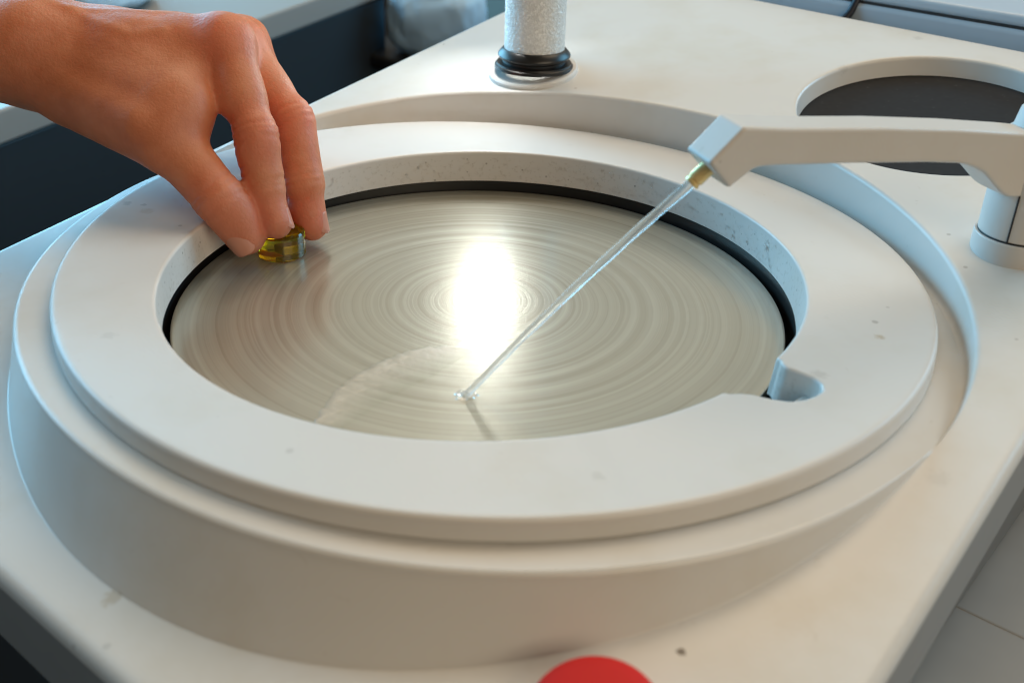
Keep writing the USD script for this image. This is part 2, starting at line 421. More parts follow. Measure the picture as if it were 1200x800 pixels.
for i, k in enumerate(KNUCKLES):
    nodes[f"d{i}"] = ("vector_math", {"math_type": "distance", "vector2": k})
    nodes[f"m{i}"] = ("map_range", {"from_min": 0.006, "from_max": 0.019, "to_min": 0.55, "to_max": 0.0, "clamp": True})
    nodes[f"x{i}"] = ("mix_color", {"b": (0.60, 0.175, 0.11)})
    links += [("g.position", f"d{i}.vector1"), (f"d{i}.value", f"m{i}.value"), (f"m{i}.result", f"x{i}.fac"), (prev, f"x{i}.a")]
    prev = f"x{i}.result"
links.append((prev, "p.base_color"))
mat("skin", nodes, links)
plain("nail", (0.54, 0.235, 0.16), 0.36)
plain("sleeve", (0.05, 0.06, 0.08), 0.85)

# ------------------------------------------------------------------ the machine's frame: u runs along its length, w across
PL = (-0.0072, 0.0977, 0.1239)                       # sloping top of the housing: z = a + b x + c y
UD = np.array([0.636, 0.772]); UD /= np.linalg.norm(UD); WD = np.array([UD[1], -UD[0]])
TABLE_Z = -0.0860


def deck_z(xy):
    xy = np.asarray(xy)
    return PL[0] + PL[1] * xy[..., 0] + PL[2] * xy[..., 1]


def uw(u, w):
    return UD * u + WD * w


DISC_Z = -0.01962
COL_Z = -0.00722
COL_C = np.array([0.0103, 0.0074])
RING_C = np.array([0.0088, 0.0011])
HOLE_C = np.array([0.0005, -0.0026])


def fourier(co, t):
    r = np.full_like(t, co[0])
    for k in range((len(co) - 1) // 2):
        r = r + co[1 + 2 * k] * np.cos((k + 1) * t) + co[2 + 2 * k] * np.sin((k + 1) * t)
    return r / 1000


# floor and far things first -----------------------------------------------------------------
structure("floor", tri(np.array([[-6, -6, -0.9], [6, -6, -0.9], [6, 7, -0.9], [-6, 7, -0.9]], float), [[0, 1, 2, 3]]), "floor_brown")


def uw_box(u0, u1, w0, w1, z0, z1, r=0.004):
    b = rounded_box((u1 - u0, w1 - w0, z1 - z0), r)
    b.apply_translation(((u0 + u1) / 2, (w0 + w1) / 2, (z0 + z1) / 2))
    v = b.vertices
    xy = v[:, :1] * UD + v[:, 1:2] * (-WD)            # right-handed: (u, -w)
    b.vertices = np.column_stack([xy, v[:, 2]])
    return b


# (u_box: second axis is -w)
table = thing("lab_table", "light grey laminate lab table top under the grinding machine", "table", (0, 0, -0.9))
part(table, "table_top", uw_box(-0.15, 0.78, -0.95, 0.24, TABLE_Z - 0.030, TABLE_Z, 0.004), "table_grey")
part(table, "table_seam", uw_box(0.0330, 0.0345, -0.948, 0.238, TABLE_Z - 0.0012, TABLE_Z + 0.0002, 0.0003), "seam_brown")
for (u, w) in ((-0.10, -0.9), (0.72, -0.9), (-0.10, 0.18), (0.72, 0.18)):
    part(table, "leg", uw_box(u - 0.025, u + 0.025, w - 0.025, w + 0.025, -0.9, TABLE_Z - 0.0305, 0.004), "bench_grey")

# ------------------------------------------------------------------ grinding machine
N = 480
TH = np.linspace(-PI, PI, N, endpoint=False)
_a = np.radians([-164.2, -149.4, -138.5, -129.5, -123.4, -118.5, -110.5, -103.6, -97.4, -88.9, -82.7, -76.1, -68.9, -64.4, -54.8, -43.3, -38.1, -29.4, -20.2, -12.8, -7.0, 0.2, 12.0, 23.5, 36.0, 48.2, 56.8, 67.7, 79.0, 89.8, 100.0, 109.8, 119.6, 126.0, 140.0, 155.0, 172.0])
_r = np.array([196.5, 196.2, 198.0, 199.8, 200.5, 201.0, 201.4, 201.1, 199.9, 197.1, 195.2, 193.5, 191.5, 189.3, 186.4, 185.6, 185.6, 184.2, 181.5, 178.5, 176.3, 173.2, 168.4, 165.5, 163.8, 162.6, 162.0, 164.0, 167.4, 173.0, 180.0, 186.0, 190.0, 193.0, 197.5, 200.5, 198.5])
from scipy.interpolate import CubicSpline
_k = CubicSpline(np.r_[_a, _a[0] + 2 * PI], np.r_[_r, _r[0]], bc_type="periodic")
RHO = _k(np.where(TH < _a[0], TH + 2 * PI, TH)) / 1000
kern = np.exp(-0.5 * (np.arange(-20, 21) / 7.0) ** 2); kern /= kern.sum()
_rc = fourier([191.4, -3.23, 5.01, 0.0, -1.76, -0.85, 1.33], TH)
_deg = np.degrees(TH)
RHO = np.where((_deg > 150) | (_deg < -166), np.maximum(RHO, _rc + 0.0008), RHO)
RHO = np.convolve(np.r_[RHO[-20:], RHO, RHO[:20]], kern, "valid")
RCOL = fourier([191.4, -3.23, 5.01, 0.0, -1.76, -0.85, 1.33], TH)
E2 = np.column_stack([np.cos(TH), np.sin(TH)])
ZD = deck_z(COL_C + RHO[:, None] * E2)
DZ = ZD - COL_Z
back = np.clip(DZ / 0.004, 0, 1)
kdraft = np.full(N, 0.02)
EDGE = np.where(DZ < 0, RCOL, RHO - 0.0004 - kdraft * np.maximum(DZ, 0))
EDGE = np.where(DZ < 0, np.minimum(EDGE, RHO - 0.0006), EDGE)
EDGE = np.convolve(np.r_[EDGE[-20:], EDGE, EDGE[:20]], kern, "valid")
sgn = np.sign(DZ)
fa = np.minimum(0.0024, 0.22 * np.abs(DZ))
fb = np.minimum(np.where(DZ < 0, 0.0008, 0.0022), 0.25 * np.abs(DZ))
loops = [np.column_stack([COL_C + 0.140 * E2, np.full(N, COL_Z)]), np.column_stack([COL_C + (EDGE - 0.012)[:, None] * E2, np.full(N, COL_Z)])]
for q in np.linspace(0, PI / 2, 6):
    r = EDGE - fa + fa * np.sin(q)
    loops.append(np.column_stack([COL_C + r[:, None] * E2, COL_Z + sgn * fa * (1 - np.cos(q))]))
for q in np.linspace(0, PI / 2, 6):
    r = RHO + fb * (1 - math.cos(q))
    xy = COL_C + r[:, None] * E2
    loops.append(np.column_stack([xy, deck_z(xy) - sgn * fb * (1 - math.sin(q))]))
collar = tri(*strip(loops))
HOLE1 = COL_C + (RHO + fb + 0.0012)[:, None] * E2
loops.append(np.column_stack([HOLE1, deck_z(HOLE1)]))
collar = tri(*strip(loops))

# round storage recess with its own rim
REC_C = np.array([0.2220, 0.1238]); REC_R = 0.0673
t2 = np.linspace(0, 2 * PI, 160, endpoint=False)
e2 = np.column_stack([np.cos(t2), np.sin(t2)])
rec = []
for q in np.linspace(0, PI / 2, 6):
    xy = REC_C + (REC_R + 0.002 * (1 - math.sin(q))) * e2
    rec.append(np.column_stack([xy, deck_z(xy) - 0.002 * (1 - math.cos(q))]))
xy = REC_C + (REC_R - 0.0012) * e2
rec.append(np.column_stack([xy, deck_z(xy) - 0.0100]))
HOLE2 = REC_C + (REC_R + 0.0032) * e2
rec.insert(0, np.column_stack([HOLE2, deck_z(HOLE2)]))
recess_wall = tri(*strip(rec, flip=True))


# outer outline with round corners and a rolled edge, then the skirt
def cross_at(a, b, c, d):
    """Where the line a-b meets the line c-d."""
    a, b, c, d = (np.array(q, float) for q in (a, b, c, d))
    t = np.linalg.solve(np.column_stack([b - a, c - d]), c - a)[0]
    return a + t * (b - a)


_L = ((-0.2221, 0.0460), (0.0020, 0.3123)); _R = ((0.1749, -0.1186), (0.1093, -0.2009)); _B = ((0.2043, 0.2634), (0.2882, 0.1899)); _F = ((-0.1393, -0.1515), (-0.0898, -0.1913))
OUT = sg.Polygon([cross_at(*_F, *_L), cross_at(*_F, *_R), cross_at(*_B, *_R), cross_at(*_B, *_L)]).buffer(-0.020).buffer(0.020, quad_segs=16)


def ring_of(poly, n=360):
    l = poly.exterior
    return np.array([l.interpolate(i / n, normalized=True).coords[0] for i in range(n)])


base = ring_of(OUT)
nrm = np.roll(base, -1, 0) - np.roll(base, 1, 0)
nrm = np.column_stack([nrm[:, 1], -nrm[:, 0]]); nrm /= np.linalg.norm(nrm, axis=1, keepdims=True)
if np.mean((nrm * (base - base.mean(0))).sum(1)) < 0:
    nrm = -nrm
FE = 0.004
_i = base - nrm * (FE + 0.0015)
sk = [np.column_stack([_i, deck_z(_i)])]
for q in np.linspace(0, PI / 2, 6):
    xy = base - nrm * FE * (1 - math.sin(q))
    sk.append(np.column_stack([xy, deck_z(xy) - FE * (1 - math.cos(q))]))
sk.append(np.column_stack([base, deck_z(base) - 0.006]))
sk.append(np.column_stack([base - nrm * 0.001, deck_z(base) - 0.0062]))
skirt = tri(*strip(sk, flip=True))
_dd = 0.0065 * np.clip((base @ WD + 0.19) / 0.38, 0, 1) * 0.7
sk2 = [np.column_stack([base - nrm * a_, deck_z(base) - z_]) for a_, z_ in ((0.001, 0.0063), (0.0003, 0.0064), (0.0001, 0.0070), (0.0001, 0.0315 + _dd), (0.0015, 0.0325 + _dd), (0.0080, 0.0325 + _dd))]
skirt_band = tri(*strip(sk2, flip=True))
trimesh.repair.fix_winding(skirt_band)
top = flat_fill(sk[0][:, :2], [HOLE1, HOLE2], deck_z)
machine = thing("grinding_machine", "large off-white wet grinding machine with sloping top and round bowl, filling the picture", "machine", (0.05, 0.06, TABLE_Z))
housing = join(top, skirt, collar, recess_wall)
trimesh.repair.fix_winding(housing)
if (housing.face_normals[:, 2] * housing.area_faces).sum() < 0:
    housing.invert()
part(machine, "top_housing", housing, "housing_white", 40)
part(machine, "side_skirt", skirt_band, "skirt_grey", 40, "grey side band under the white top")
LOW = sg.Polygon([uw(-0.135, -0.165), uw(-0.135, 0.2050), uw(0.324, 0.2050), uw(0.324, -0.165)]).buffer(-0.024).buffer(0.024, quad_segs=16)
inner = ring_of(LOW)
nrm = np.roll(inner, -1, 0) - np.roll(inner, 1, 0)
nrm = np.column_stack([nrm[:, 1], -nrm[:, 0]]); nrm /= np.linalg.norm(nrm, axis=1, keepdims=True)
if np.mean((nrm * (inner - inner.mean(0))).sum(1)) < 0:
    nrm = -nrm
bz = deck_z(inner)
body = tri(*strip([np.column_stack([inner, bz - 0.030]), np.column_stack([inner, np.full(len(inner), -0.077)]), np.column_stack([inner - nrm * 0.004, np.full(len(inner), -0.079)]), np.column_stack([inner - nrm * 0.05, np.full(len(inner), -0.079)])], flip=True))
part(machine, "lower_body", outward(body), "housing_grey", 40, "darker grey lower body under the white top")
for (u, w) in ((-0.1, -0.13), (-0.1, 0.15), (0.27, -0.13), (0.27, 0.15)):
    c = uw(u, w)
    part(machine, "foot", revolve([(0, TABLE_Z + 0.0003), (0.016, TABLE_Z + 0.0003), (0.018, TABLE_Z + 0.003), (0.015, -0.0785), (0, -0.0785)], (c[0], c[1], 0), 32), "rubber_black")

# floor of the recess: a speckled dark round mat
xy = REC_C + (REC_R - 0.0013) * e2
mz = deck_z(xy) - 0.0097
cz = np.array([[REC_C[0], REC_C[1], deck_z(REC_C) - 0.0097]])
v = np.vstack([np.column_stack([xy, mz]), cz]); n_ = len(xy)
part(machine, "recess_mat", trimesh.Trimesh(v, np.stack([np.arange(n_), (np.arange(n_) + 1) % n_, np.full(n_, n_)], 1), process=False), "recess_grey", False, "speckled dark grey round mat in the recess")

# black liner of the bowl under the ring
BR = 0.1278
part(machine, "bowl_liner", revolve([(BR + 0.012, -0.0150), (BR + 0.0002, -0.0150), (BR, -0.036), (0.02, -0.038), (0, -0.038)], (HOLE_C[0], HOLE_C[1], 0), 160), "liner_black", 30)

# emergency stop button at the front
BTN = np.array([0.0370, -0.2122, 0.0])
BTN[2] = deck_z(BTN[:2])
nz = np.array([-PL[1], -PL[2], 1.0]); nz /= np.linalg.norm(nz)


def on_deck(mesh, at):
    """Stand a mesh, modelled upright on the origin, on the sloping top."""
    T = trimesh.geometry.align_vectors([0, 0, 1], nz)
    mesh = mesh.copy(); mesh.apply_transform(T); mesh.apply_translation(at)
    return mesh


stop = part(machine, "stop_button", on_deck(revolve([(0.0001, 0.0118), (0.006, 0.0117), (0.0115, 0.0113), (0.0148, 0.0105), (0.0164, 0.0094), (0.0171, 0.0079), (0.0171, 0.0062), (0.0160, 0.0050), (0.0130, 0.0046)], (0, 0, 0), 64), BTN), "button_red", 60, "red round mushroom stop button")
part(stop, "button_stem", on_deck(revolve([(0.0130, 0.0048), (0.0125, 0.0040), (0.0125, 0.0012), (0.0145, 0.0010), (0.0150, 0.0002)], (0, 0, 0), 48), BTN), "rubber_black")

# post at the back: white flange, black rubber collar, silver tube
PC = np.array([0.0217, 0.2064, 0.0]); PC[2] = deck_z(PC[:2])
pz = PC[2]
post = part(machine, "support_post", revolve([(0.0168, 0.004), (0.0170, 0.0045), (0.0170, 0.30), (0.0165, 0.301), (0, 0.301)], (PC[0], PC[1], pz), 96), "silver_sparkle", 40, "sparkling silver round post")
part(post, "rubber_collar", revolve([(0.0171, 0.0135), (0.0186, 0.0128), (0.0204, 0.0106), (0.0206, 0.0096), (0.0200, 0.0084), (0.0180, 0.0072), (0.0180, 0.0062), (0.0212, 0.0056), (0.0214, 0.0048), (0.0222, 0.0044), (0.0224, 0.0028), (0.0170, 0.0026)], (PC[0], PC[1], pz + 0.0004), 96), "rubber_black", 30)
part(post, "flange", on_deck(revolve([(0.0165, 0.0026), (0.0243, 0.0026), (0.0252, 0.0018), (0.0253, -0.001)], (0, 0, 0), 96), PC), "ring_white", 30)

# clamp and small lamp head on the post, just above the picture
part(post, "lamp_clamp", revolve([(0.0172, 0.0), (0.0205, 0.001), (0.0205, 0.024), (0.0172, 0.025)], (PC[0], PC[1], LAMP[2] + 0.004), 48), "rubber_black", 30)
_h = revolve([(0.0001, -0.0006), (0.0152, -0.0006), (0.0154, 0.0022), (0.0168, 0.0022), (0.0171, 0.0), (0.0173, -0.022), (0.0155, -0.026), (0.0001, -0.026)], (0, 0, 0), 48)
_h.apply_transform(trimesh.geometry.align_vectors([0, 0, 1], LAMP_DIR)); _h.apply_translation(LAMP)
part(post, "lamp_head", outward(_h), "rubber_black", 30)

# water arm: turning column, bent arm rising to its tip, brass outlet
AC = np.array([0.2124, -0.0046, 0.0]); AC[2] = deck_z(AC[:2])
AD = np.array([-0.9187, -0.3950, 0.0]); AS = np.array([0.3950, -0.9187, 0.0])
arm = part(machine, "water_arm_base", revolve([(0.0160, -0.004), (0.0160, 0.0060), (0.0157, 0.0065), (0.0143, 0.0065)], (AC[0], AC[1], AC[2]), 64), "arm_white", 30)
part(arm, "arm_column", revolve([(0.0140, 0.0062), (0.0144, 0.0071), (0.0149, 0.0074), (0.0149, 0.0300), (0.0, 0.0300)], (AC[0], AC[1], AC[2]), 64), "arm_white", 30)
part(arm, "column_joint", revolve([(0.0148, 0.0064), (0.0150, 0.0068), (0.0148, 0.0072)], (AC[0], AC[1], AC[2]), 64), "seam_dark", 30)
sc = np.array([AC[0] - 0.0149 * 0.60, AC[1] - 0.0149 * 0.80])
part(arm, "column_seam", tube([[sc[0], sc[1], AC[2] + 0.0074], [sc[0], sc[1], AC[2] + 0.0262]], 0.0004, 8), "seam_dark")
# side outline of the arm: (distance from the column axis, height), millimetres
side = np.array([(-11, 39), (13.7, 38.7), (19, 39.6), (22.5, 41.6), (26, 44.4), (30, 47.8), (34, 51.0), (38.7, 53.3), (43, 55.0), (47.9, 56.2), (63, 58.3), (80, 60.1), (96, 61.8), (111.4, 63.2), (126, 64.6), (133, 65.0), (136, 64.4), (144.3, 59.0), (153.0, 68.6), (141.5, 79.2), (138.5, 79.0), (126, 77.3), (114.0, 76.0), (82.8, 73.0), (49.0, 68.8), (19.7, 64.4), (0, 61.0), (-11, 59.0)]) / 1000
poly = sg.Polygon(side).buffer(0.0008).buffer(-0.0016).buffer(0.0008)
_n = 420
_l = poly.exterior
ap = np.array([_l.interpolate(i / _n, normalized=True).coords[0] for i in range(_n)])
an = np.roll(ap, -1, 0) - np.roll(ap, 1, 0)
an = np.column_stack([an[:, 1], -an[:, 0]]); an /= np.linalg.norm(an, axis=1, keepdims=True)
if not poly.contains(sg.Point(ap[10] - an[10] * 0.0005)):
    an = -an
for _ in range(4):
    an = (np.roll(an, 1, 0) + an + np.roll(an, -1, 0)) / 3
FR, W2 = 0.0014, 0.0076
P0 = np.array([AC[0], AC[1], 0.0])


def arm_loop(inset, y):
    q = ap - an * inset
    return P0 + q[:, :1] * AD + y * AS + np.column_stack([np.zeros((_n, 2)), q[:, 1]])


al = [arm_loop(FR + 0.0009, -W2)]
al += [arm_loop(FR * (1 - math.sin(q)), -W2 + FR * (1 - math.cos(q))) for q in np.linspace(0, PI / 2, 5)]
al += [arm_loop(FR * (1 - math.sin(q)), W2 - FR * (1 - math.cos(q))) for q in np.linspace(PI / 2, 0, 5)]
al += [arm_loop(FR + 0.0009, W2)]
capv = []
for lp in (al[0], al[-1]):
    pts2 = np.column_stack([(lp - P0) @ AD, lp[:, 2]])
    cv, cf = trimesh.creation.triangulate_polygon(sg.Polygon(pts2), engine="earcut")
    y = (lp[0] - P0) @ AS
    capv.append(trimesh.Trimesh(P0 + cv[:, :1] * AD + y * AS + np.column_stack([np.zeros((len(cv), 2)), cv[:, 1]]), cf, process=False))
part(arm, "swivel_arm", outward(join(tri(*strip(al)), *capv)), "arm_white", 40)
part(arm, "pivot_head", revolve([(0.0130, 0.0250), (0.0150, 0.0275), (0.0153, 0.0400), (0.0147, 0.0460), (0.0130, 0.0490), (0.0118, 0.0495), (0.0104, 0.0570), (0.0092, 0.0580), (0.0001, 0.0582)], (AC[0], AC[1], AC[2] - 0.001), 64), "arm_white", 40)
TIP = P0 + AD * 0.1487 + np.array([0, 0, 0.0640])
A = np.array([-0.00265, -0.07465, DISC_Z])           # where the water meets the disc
_d = (A - TIP) / np.linalg.norm(A - TIP)
NOZ = TIP + _d * 0.0072
brass = part(arm, "brass_outlet", tube([TIP - _d * 0.004, TIP + _d * 0.0052, TIP + _d * 0.0054, TIP + _d * 0.0060, TIP + _d * 0.0062, NOZ], [0.0028, 0.0028, 0.0024, 0.0024, 0.0028, 0.0026], 24), "brass", 30, "small brass water outlet at the tip of the arm")

# ------------------------------------------------------------------ splash ring (lifts off)
notch = [(0.1063, -0.0772), (0.1060, -0.0795), (0.1071, -0.0825), (0.1118, -0.0862), (0.1150, -0.0890), (0.1166, -0.0925), (0.1161, -0.0965), (0.1131, -0.0996), (0.1081, -0.1026), (0.1039, -0.1035), (0.0987, -0.1024), (0.0921, -0.0998), (0.0886, -0.0993), (0.0845, -0.1000)]
hole_r = fourier([127.55, 1.42, -0.37, -0.75, 1.7, 0.68, -0.79], TH)
hole_pts = HOLE_C + hole_r[:, None] * E2
hole_poly = sg.Polygon(hole_pts).union(sg.Polygon(notch + [(0.075, -0.085), (0.09, -0.07)]).buffer(0.0))
hole_poly = hole_poly.buffer(0.0012).buffer(-0.0024).buffer(0.0012).buffer(-0.0015).buffer(0.0015)


def resample(poly, n):
    l = poly.exterior
    c = np.array(l.coords)
    s0 = l.project(sg.Point(HOLE_C[0], HOLE_C[1] + 0.2))
    pts = np.array([l.interpolate((s0 + i / n * l.length) % l.length).coords[0] for i in range(n)])
    area = 0.5 * np.sum(pts[:, 0] * np.roll(pts[:, 1], -1) - np.roll(pts[:, 0], -1) * pts[:, 1])
    return pts if area > 0 else pts[::-1]


NH = 700
h0 = resample(hole_poly, NH)
hn = np.roll(h0, -1, 0) - np.roll(h0, 1, 0)
hn = np.column_stack([hn[:, 1], -hn[:, 0]]); hn /= np.linalg.norm(hn, axis=1, keepdims=True)   # away from the hole
for _ in range(3):
    hn = (np.roll(hn, 1, 0) + hn + np.roll(hn, -1, 0)) / 3
out_r = fourier([169.79, -6.53, 2.54, 0.78, -5.32, 1.8, 0.45], TH)
oxy = lambda r: RING_C + r[:, None] * E2


def ring_z(xy):
    return np.full(len(xy), 0.0007)


_i = h0 + hn * 0.0026
hl = [np.column_stack([_i, ring_z(_i)])]
for q in np.linspace(0, PI / 2, 5):
    xy = h0 + hn * 0.0014 * (1 - math.sin(q))
    hl.append(np.column_stack([xy, ring_z(xy) - 0.0014 * (1 - math.cos(q))]))
_dv = h0 - HOLE_C
_rr = np.linalg.norm(_dv, axis=1)
_g = fourier([127.03, 0.22, 0.6, -0.01, 0.18], np.arctan2(_dv[:, 1], _dv[:, 0]))
_s = np.where(_rr < 0.1305, np.minimum(_rr, _g) / _rr, 1.0)
_s = np.convolve(np.r_[_s[-6:], _s, _s[:6]], np.ones(13) / 13, "valid")
hb = HOLE_C + _dv * _s[:, None]
hl.append(np.column_stack([hb, np.full(NH, -0.0146)]))
hl.append(np.column_stack([hb + hn * 0.004, np.full(NH, -0.0146)]))
_i = oxy(out_r - 0.0015)
ol = [np.column_stack([_i, ring_z(_i)])]
for q in np.linspace(0, PI / 2, 5):
    xy = oxy(out_r + 0.0022 * math.sin(q))
    ol.append(np.column_stack([xy, np.full(N, 0.0007) - 0.0022 * (1 - math.cos(q))]))
xy = oxy(out_r + 0.0026)
ol.append(np.column_stack([xy, np.full(N, COL_Z + 0.0008)]))
xy = oxy(out_r + 0.0016)
ol.append(np.column_stack([xy, np.full(N, COL_Z + 0.0002)]))
ring_top = flat_fill(ol[0][:, :2], [hl[0][:, :2]], ring_z)
ringm = join(ring_top, tri(*strip(ol, flip=True)), tri(*strip(hl)))
trimesh.repair.fix_winding(ringm)
if (ringm.face_normals[:, 2] * ringm.area_faces).sum() < 0:
    ringm.invert()
ring_thing = thing("splash_ring", "wide flat off-white ring with a finger notch, lying round the spinning disc", "splash ring", (RING_C[0], RING_C[1], COL_Z))
part(ring_thing, "ring_body", ringm, "ring_white", 38)

# ------------------------------------------------------------------ grinding disc
disc = thing("grinding_disc", "round metallic grinding disc with concentric streaks, wet and shining under the lamp", "grinding disc", (0, 0, DISC_Z - 0.004))
nr = np.linspace(0.0, 0.1236, 40)
prof = [(max(r, 0.00001), DISC_Z) for r in nr] + [(0.1246, DISC_Z - 0.0004), (0.125, DISC_Z - 0.0012), (0.125, DISC_Z - 0.004), (0.0001, DISC_Z - 0.0042)]
part(disc, "disc_plate", outward(revolve(prof, (0, 0, 0), 256)), "disc_metal", 30)

# ------------------------------------------------------------------ water
s = np.linspace(0, 1, 60)
ctrl = NOZ + (A - NOZ) * s[:, None]
ctrl[:, 2] += 0.006 * 4 * s * (1 - s) * 0.35
wob = 0.00010 * np.sin(s * 23) + 0.00007 * np.sin(s * 41 + 1)
ctrl[:, 0] += wob; ctrl[:, 2] += 0.6 * wob
rad = 0.0017 - 0.00045 * s + 0.00005 * np.sin(s * 40)
stream = thing("water_stream", "thin clear stream of water falling from the brass outlet onto the disc", "water stream", A)
part(stream, "jet", tube(ctrl, rad, 20), "water_jet", 60)
tt = np.linspace(0, 2 * PI, 48, endpoint=False)
sp = []
for r_, z_ in ((0.0013, 0.0016), (0.0019, 0.0007), (0.0027, 0.0004), (0.0036, 0.0007), (0.0042, 0.0005), (0.0048, 0.00005)):
    rr = 0.75 * r_ * (1 + 0.18 * np.sin(3 * tt + 1) + 0.1 * np.sin(7 * tt))
    sp.append(np.column_stack([A[0] + rr * np.cos(tt) * 1.1, A[1] + rr * np.sin(tt), np.full(48, DISC_Z + z_)]))
part(stream, "splash", tri(*strip(sp)), "water_jet", 60)

# ------------------------------------------------------------------ resin specimen
S = np.array([-0.0912, 0.0403, DISC_Z + 0.0003])
spec = thing("specimen", "small amber resin cylinder held by the fingertips on the grinding disc", "specimen", S)
part(spec, "resin_mount", outward(revolve([(0.0001, 0.0), (0.0101, 0.0), (0.0107, 0.0006), (0.0107, 0.0104), (0.0100, 0.0112), (0.0001, 0.0112)], S, 72)), "amber_resin", 30)
sm = rounded_box((0.0095, 0.0075, 0.0045), 0.0008)
sm.apply_transform(trimesh.transformations.rotation_matrix(0.5, [0, 0, 1])); sm.apply_translation(S + [0.0032, 0.0022, 0.0032])
part(spec, "metal_sample", sm, "specimen_metal", 30)

# ------------------------------------------------------------------ hand
mm = lambda *p: np.array(p, float)
J = {
    "elbow": mm(-420.9, 140.2, 49.0), "wrist": mm(-206.8, 89.2, 53.4),
    "index_mcp": mm(-115.7, 77.5, 65.3), "index_pip": mm(-99.5, 46.4, 32.8), "index_dip": mm(-96.5, 39.7, 12.8), "index_tip": mm(-91.0, 32.9, -1.6),
    "middle_mcp": mm(-116.4, 98.0, 59.0), "middle_pip": mm(-88.7, 72.2, 31.7), "middle_dip": mm(-82.7, 57.8, 8.2), "middle_tip": mm(-79.2, 51.6, -10.1),
    "ring_mcp": mm(-118.5, 116.7, 55.3), "ring_pip": mm(-94.4, 94.9, 20.9), "ring_dip": mm(-92.0, 78.1, -0.6), "ring_tip": mm(-90.1, 58.4, -7.6),
    "pinky_mcp": mm(-123.6, 128.2, 43.1), "pinky_pip": mm(-105.8, 112.0, 10.6), "pinky_dip": mm(-101.8, 98.0, -2.0), "pinky_tip": mm(-101.2, 83.8, -8.8),
    "thumb_cmc": mm(-182.2, 69.1, 46.4), "thumb_mcp": mm(-136.8, 42.7, 32.2), "thumb_ip": mm(-112.9, 27.4, 11.3), "thumb_tip": mm(-104.3, 28.6, -5.6),
}
HH = 1.05
lo = np.array([-452.0, 2.0, -34.0]); hi = np.array([-60.0, 190.0, 104.0])
gx, gy, gz = [np.arange(a, b, HH, dtype=np.float32) for a, b in zip(lo, hi)]


class Field:
    def __init__(self):
        self.D = np.full((len(gx), len(gy), len(gz)), 1e3, np.float32)


def cone_field(a, b, ra, rb, pad=26):
    """Distance to a round cone, on the part of the grid near it."""
    a, b = np.asarray(a, float), np.asarray(b, float)
    r = max(ra, rb) + pad
    l, h = np.minimum(a, b) - r, np.maximum(a, b) + r
    sl = tuple(slice(max(0, int((l[i] - lo[i]) / HH)), max(0, int((h[i] - lo[i]) / HH)) + 2) for i in range(3))
    X = np.stack(np.meshgrid(gx[sl[0]], gy[sl[1]], gz[sl[2]], indexing="ij"), -1) - a.astype(np.float32)
    ab = (b - a).astype(np.float32)
    t = np.clip((X @ ab) / max(float(ab @ ab), 1e-6), 0, 1)
    d = np.linalg.norm(X - t[..., None] * ab, axis=-1) - (ra + (rb - ra) * t)
    return sl, d


def smin(a, b, k):
    h = np.clip(0.5 + 0.5 * (b - a) / k, 0, 1)
    return b + (a - b) * h - k * h * (1 - h)


def add(F, a, b, ra, rb, k):
    sl, d = cone_field(a, b, ra, rb)
    F.D[sl] = smin(F.D[sl], d, k) if k else np.minimum(F.D[sl], d)


def carve(F, a, b, r, k):
    sl, d = cone_field(a, b, r, r, 8)
    F.D[sl] = -smin(-F.D[sl], d, k)


palm = Field()
w = J["wrist"]
away = np.array([-0.02, 0.87, -0.49])               # from the thumb side to the little-finger side
# forearm: two bones side by side
add(palm, J["elbow"] - 12 * away, w - 11 * away, 22.5, 18.6, 0)
add(palm, J["elbow"] + 14 * away, w + 13 * away, 22.5, 18.0, 16)
add(palm, w - 11 * away, w + 13 * away, 19.3, 18.6, 14)
dors = np.array([-0.15, 0.45, 0.87])
# metacarpals
add(palm, w - 8 * away + [12, 0, 1], J["index_mcp"] + [-3, 0, -4], 17.5, 11.0, 12)
add(palm, w + 2 * away + [12, 0, 2], J["middle_mcp"] + [-3, 0, -4], 17.5, 11.2, 12)
add(palm, w + 11 * away + [12, 0, 0], J["ring_mcp"] + [-3, 0, -3], 17.0, 10.5, 12)
add(palm, w + 18 * away + [12, 0, -3], J["pinky_mcp"] + [-3, 0, -2], 16.0, 10.0, 12)
add(palm, w + 16 * away + [18, 0, -10], J["pinky_mcp"] + [-18, -4, -10], 14, 11, 12)
add(palm, J["index_mcp"] + [-4, 0, -8], J["pinky_mcp"] + [-4, 0, -4], 10, 9.5, 10)
# ball of the thumb and the web between thumb and forefinger
add(palm, J["thumb_cmc"] + [0, 2, -2], J["thumb_mcp"], 17.5, 13.6, 14)
add(palm, J["thumb_cmc"] + [22, 6, 8], J["thumb_mcp"] + [8, 8, 10], 14.0, 8.5, 12)
add(palm, w + [30, -2, -2], J["thumb_mcp"] + [0, 12, 10], 15, 11, 12)
add(palm, J["thumb_mcp"] + [4, 12, 14], J["index_mcp"] + [-14, 2, -12], 8.0, 9.0, 10)
# raised knuckles and tendons of the back of the hand
for kn in ("index", "middle", "ring", "pinky"):
    p = J[kn + "_mcp"]
    add(palm, p + dors * 1.0, p + dors * 1.6, 9.4, 9.0, 7)
    q = w + (p - w) * 0.3 + dors * 11.5
    add(palm, q, p + dors * 7.5 - (p - w) * 0.06, 2.6, 3.0, 6)
# thumb tendons, index side muscle, hollow at the thumb's root
add(palm, w + [4, -10, 10], J["thumb_mcp"] + [-4, 6, 15], 3.4, 3.4, 8)
add(palm, w + [2, -15, -2], J["thumb_mcp"] + [-10, -6, 9], 3.2, 3.0, 8)
add(palm, w + [34, 4, 4], J["index_mcp"] + [-16, -6, -14], 11, 9, 10)
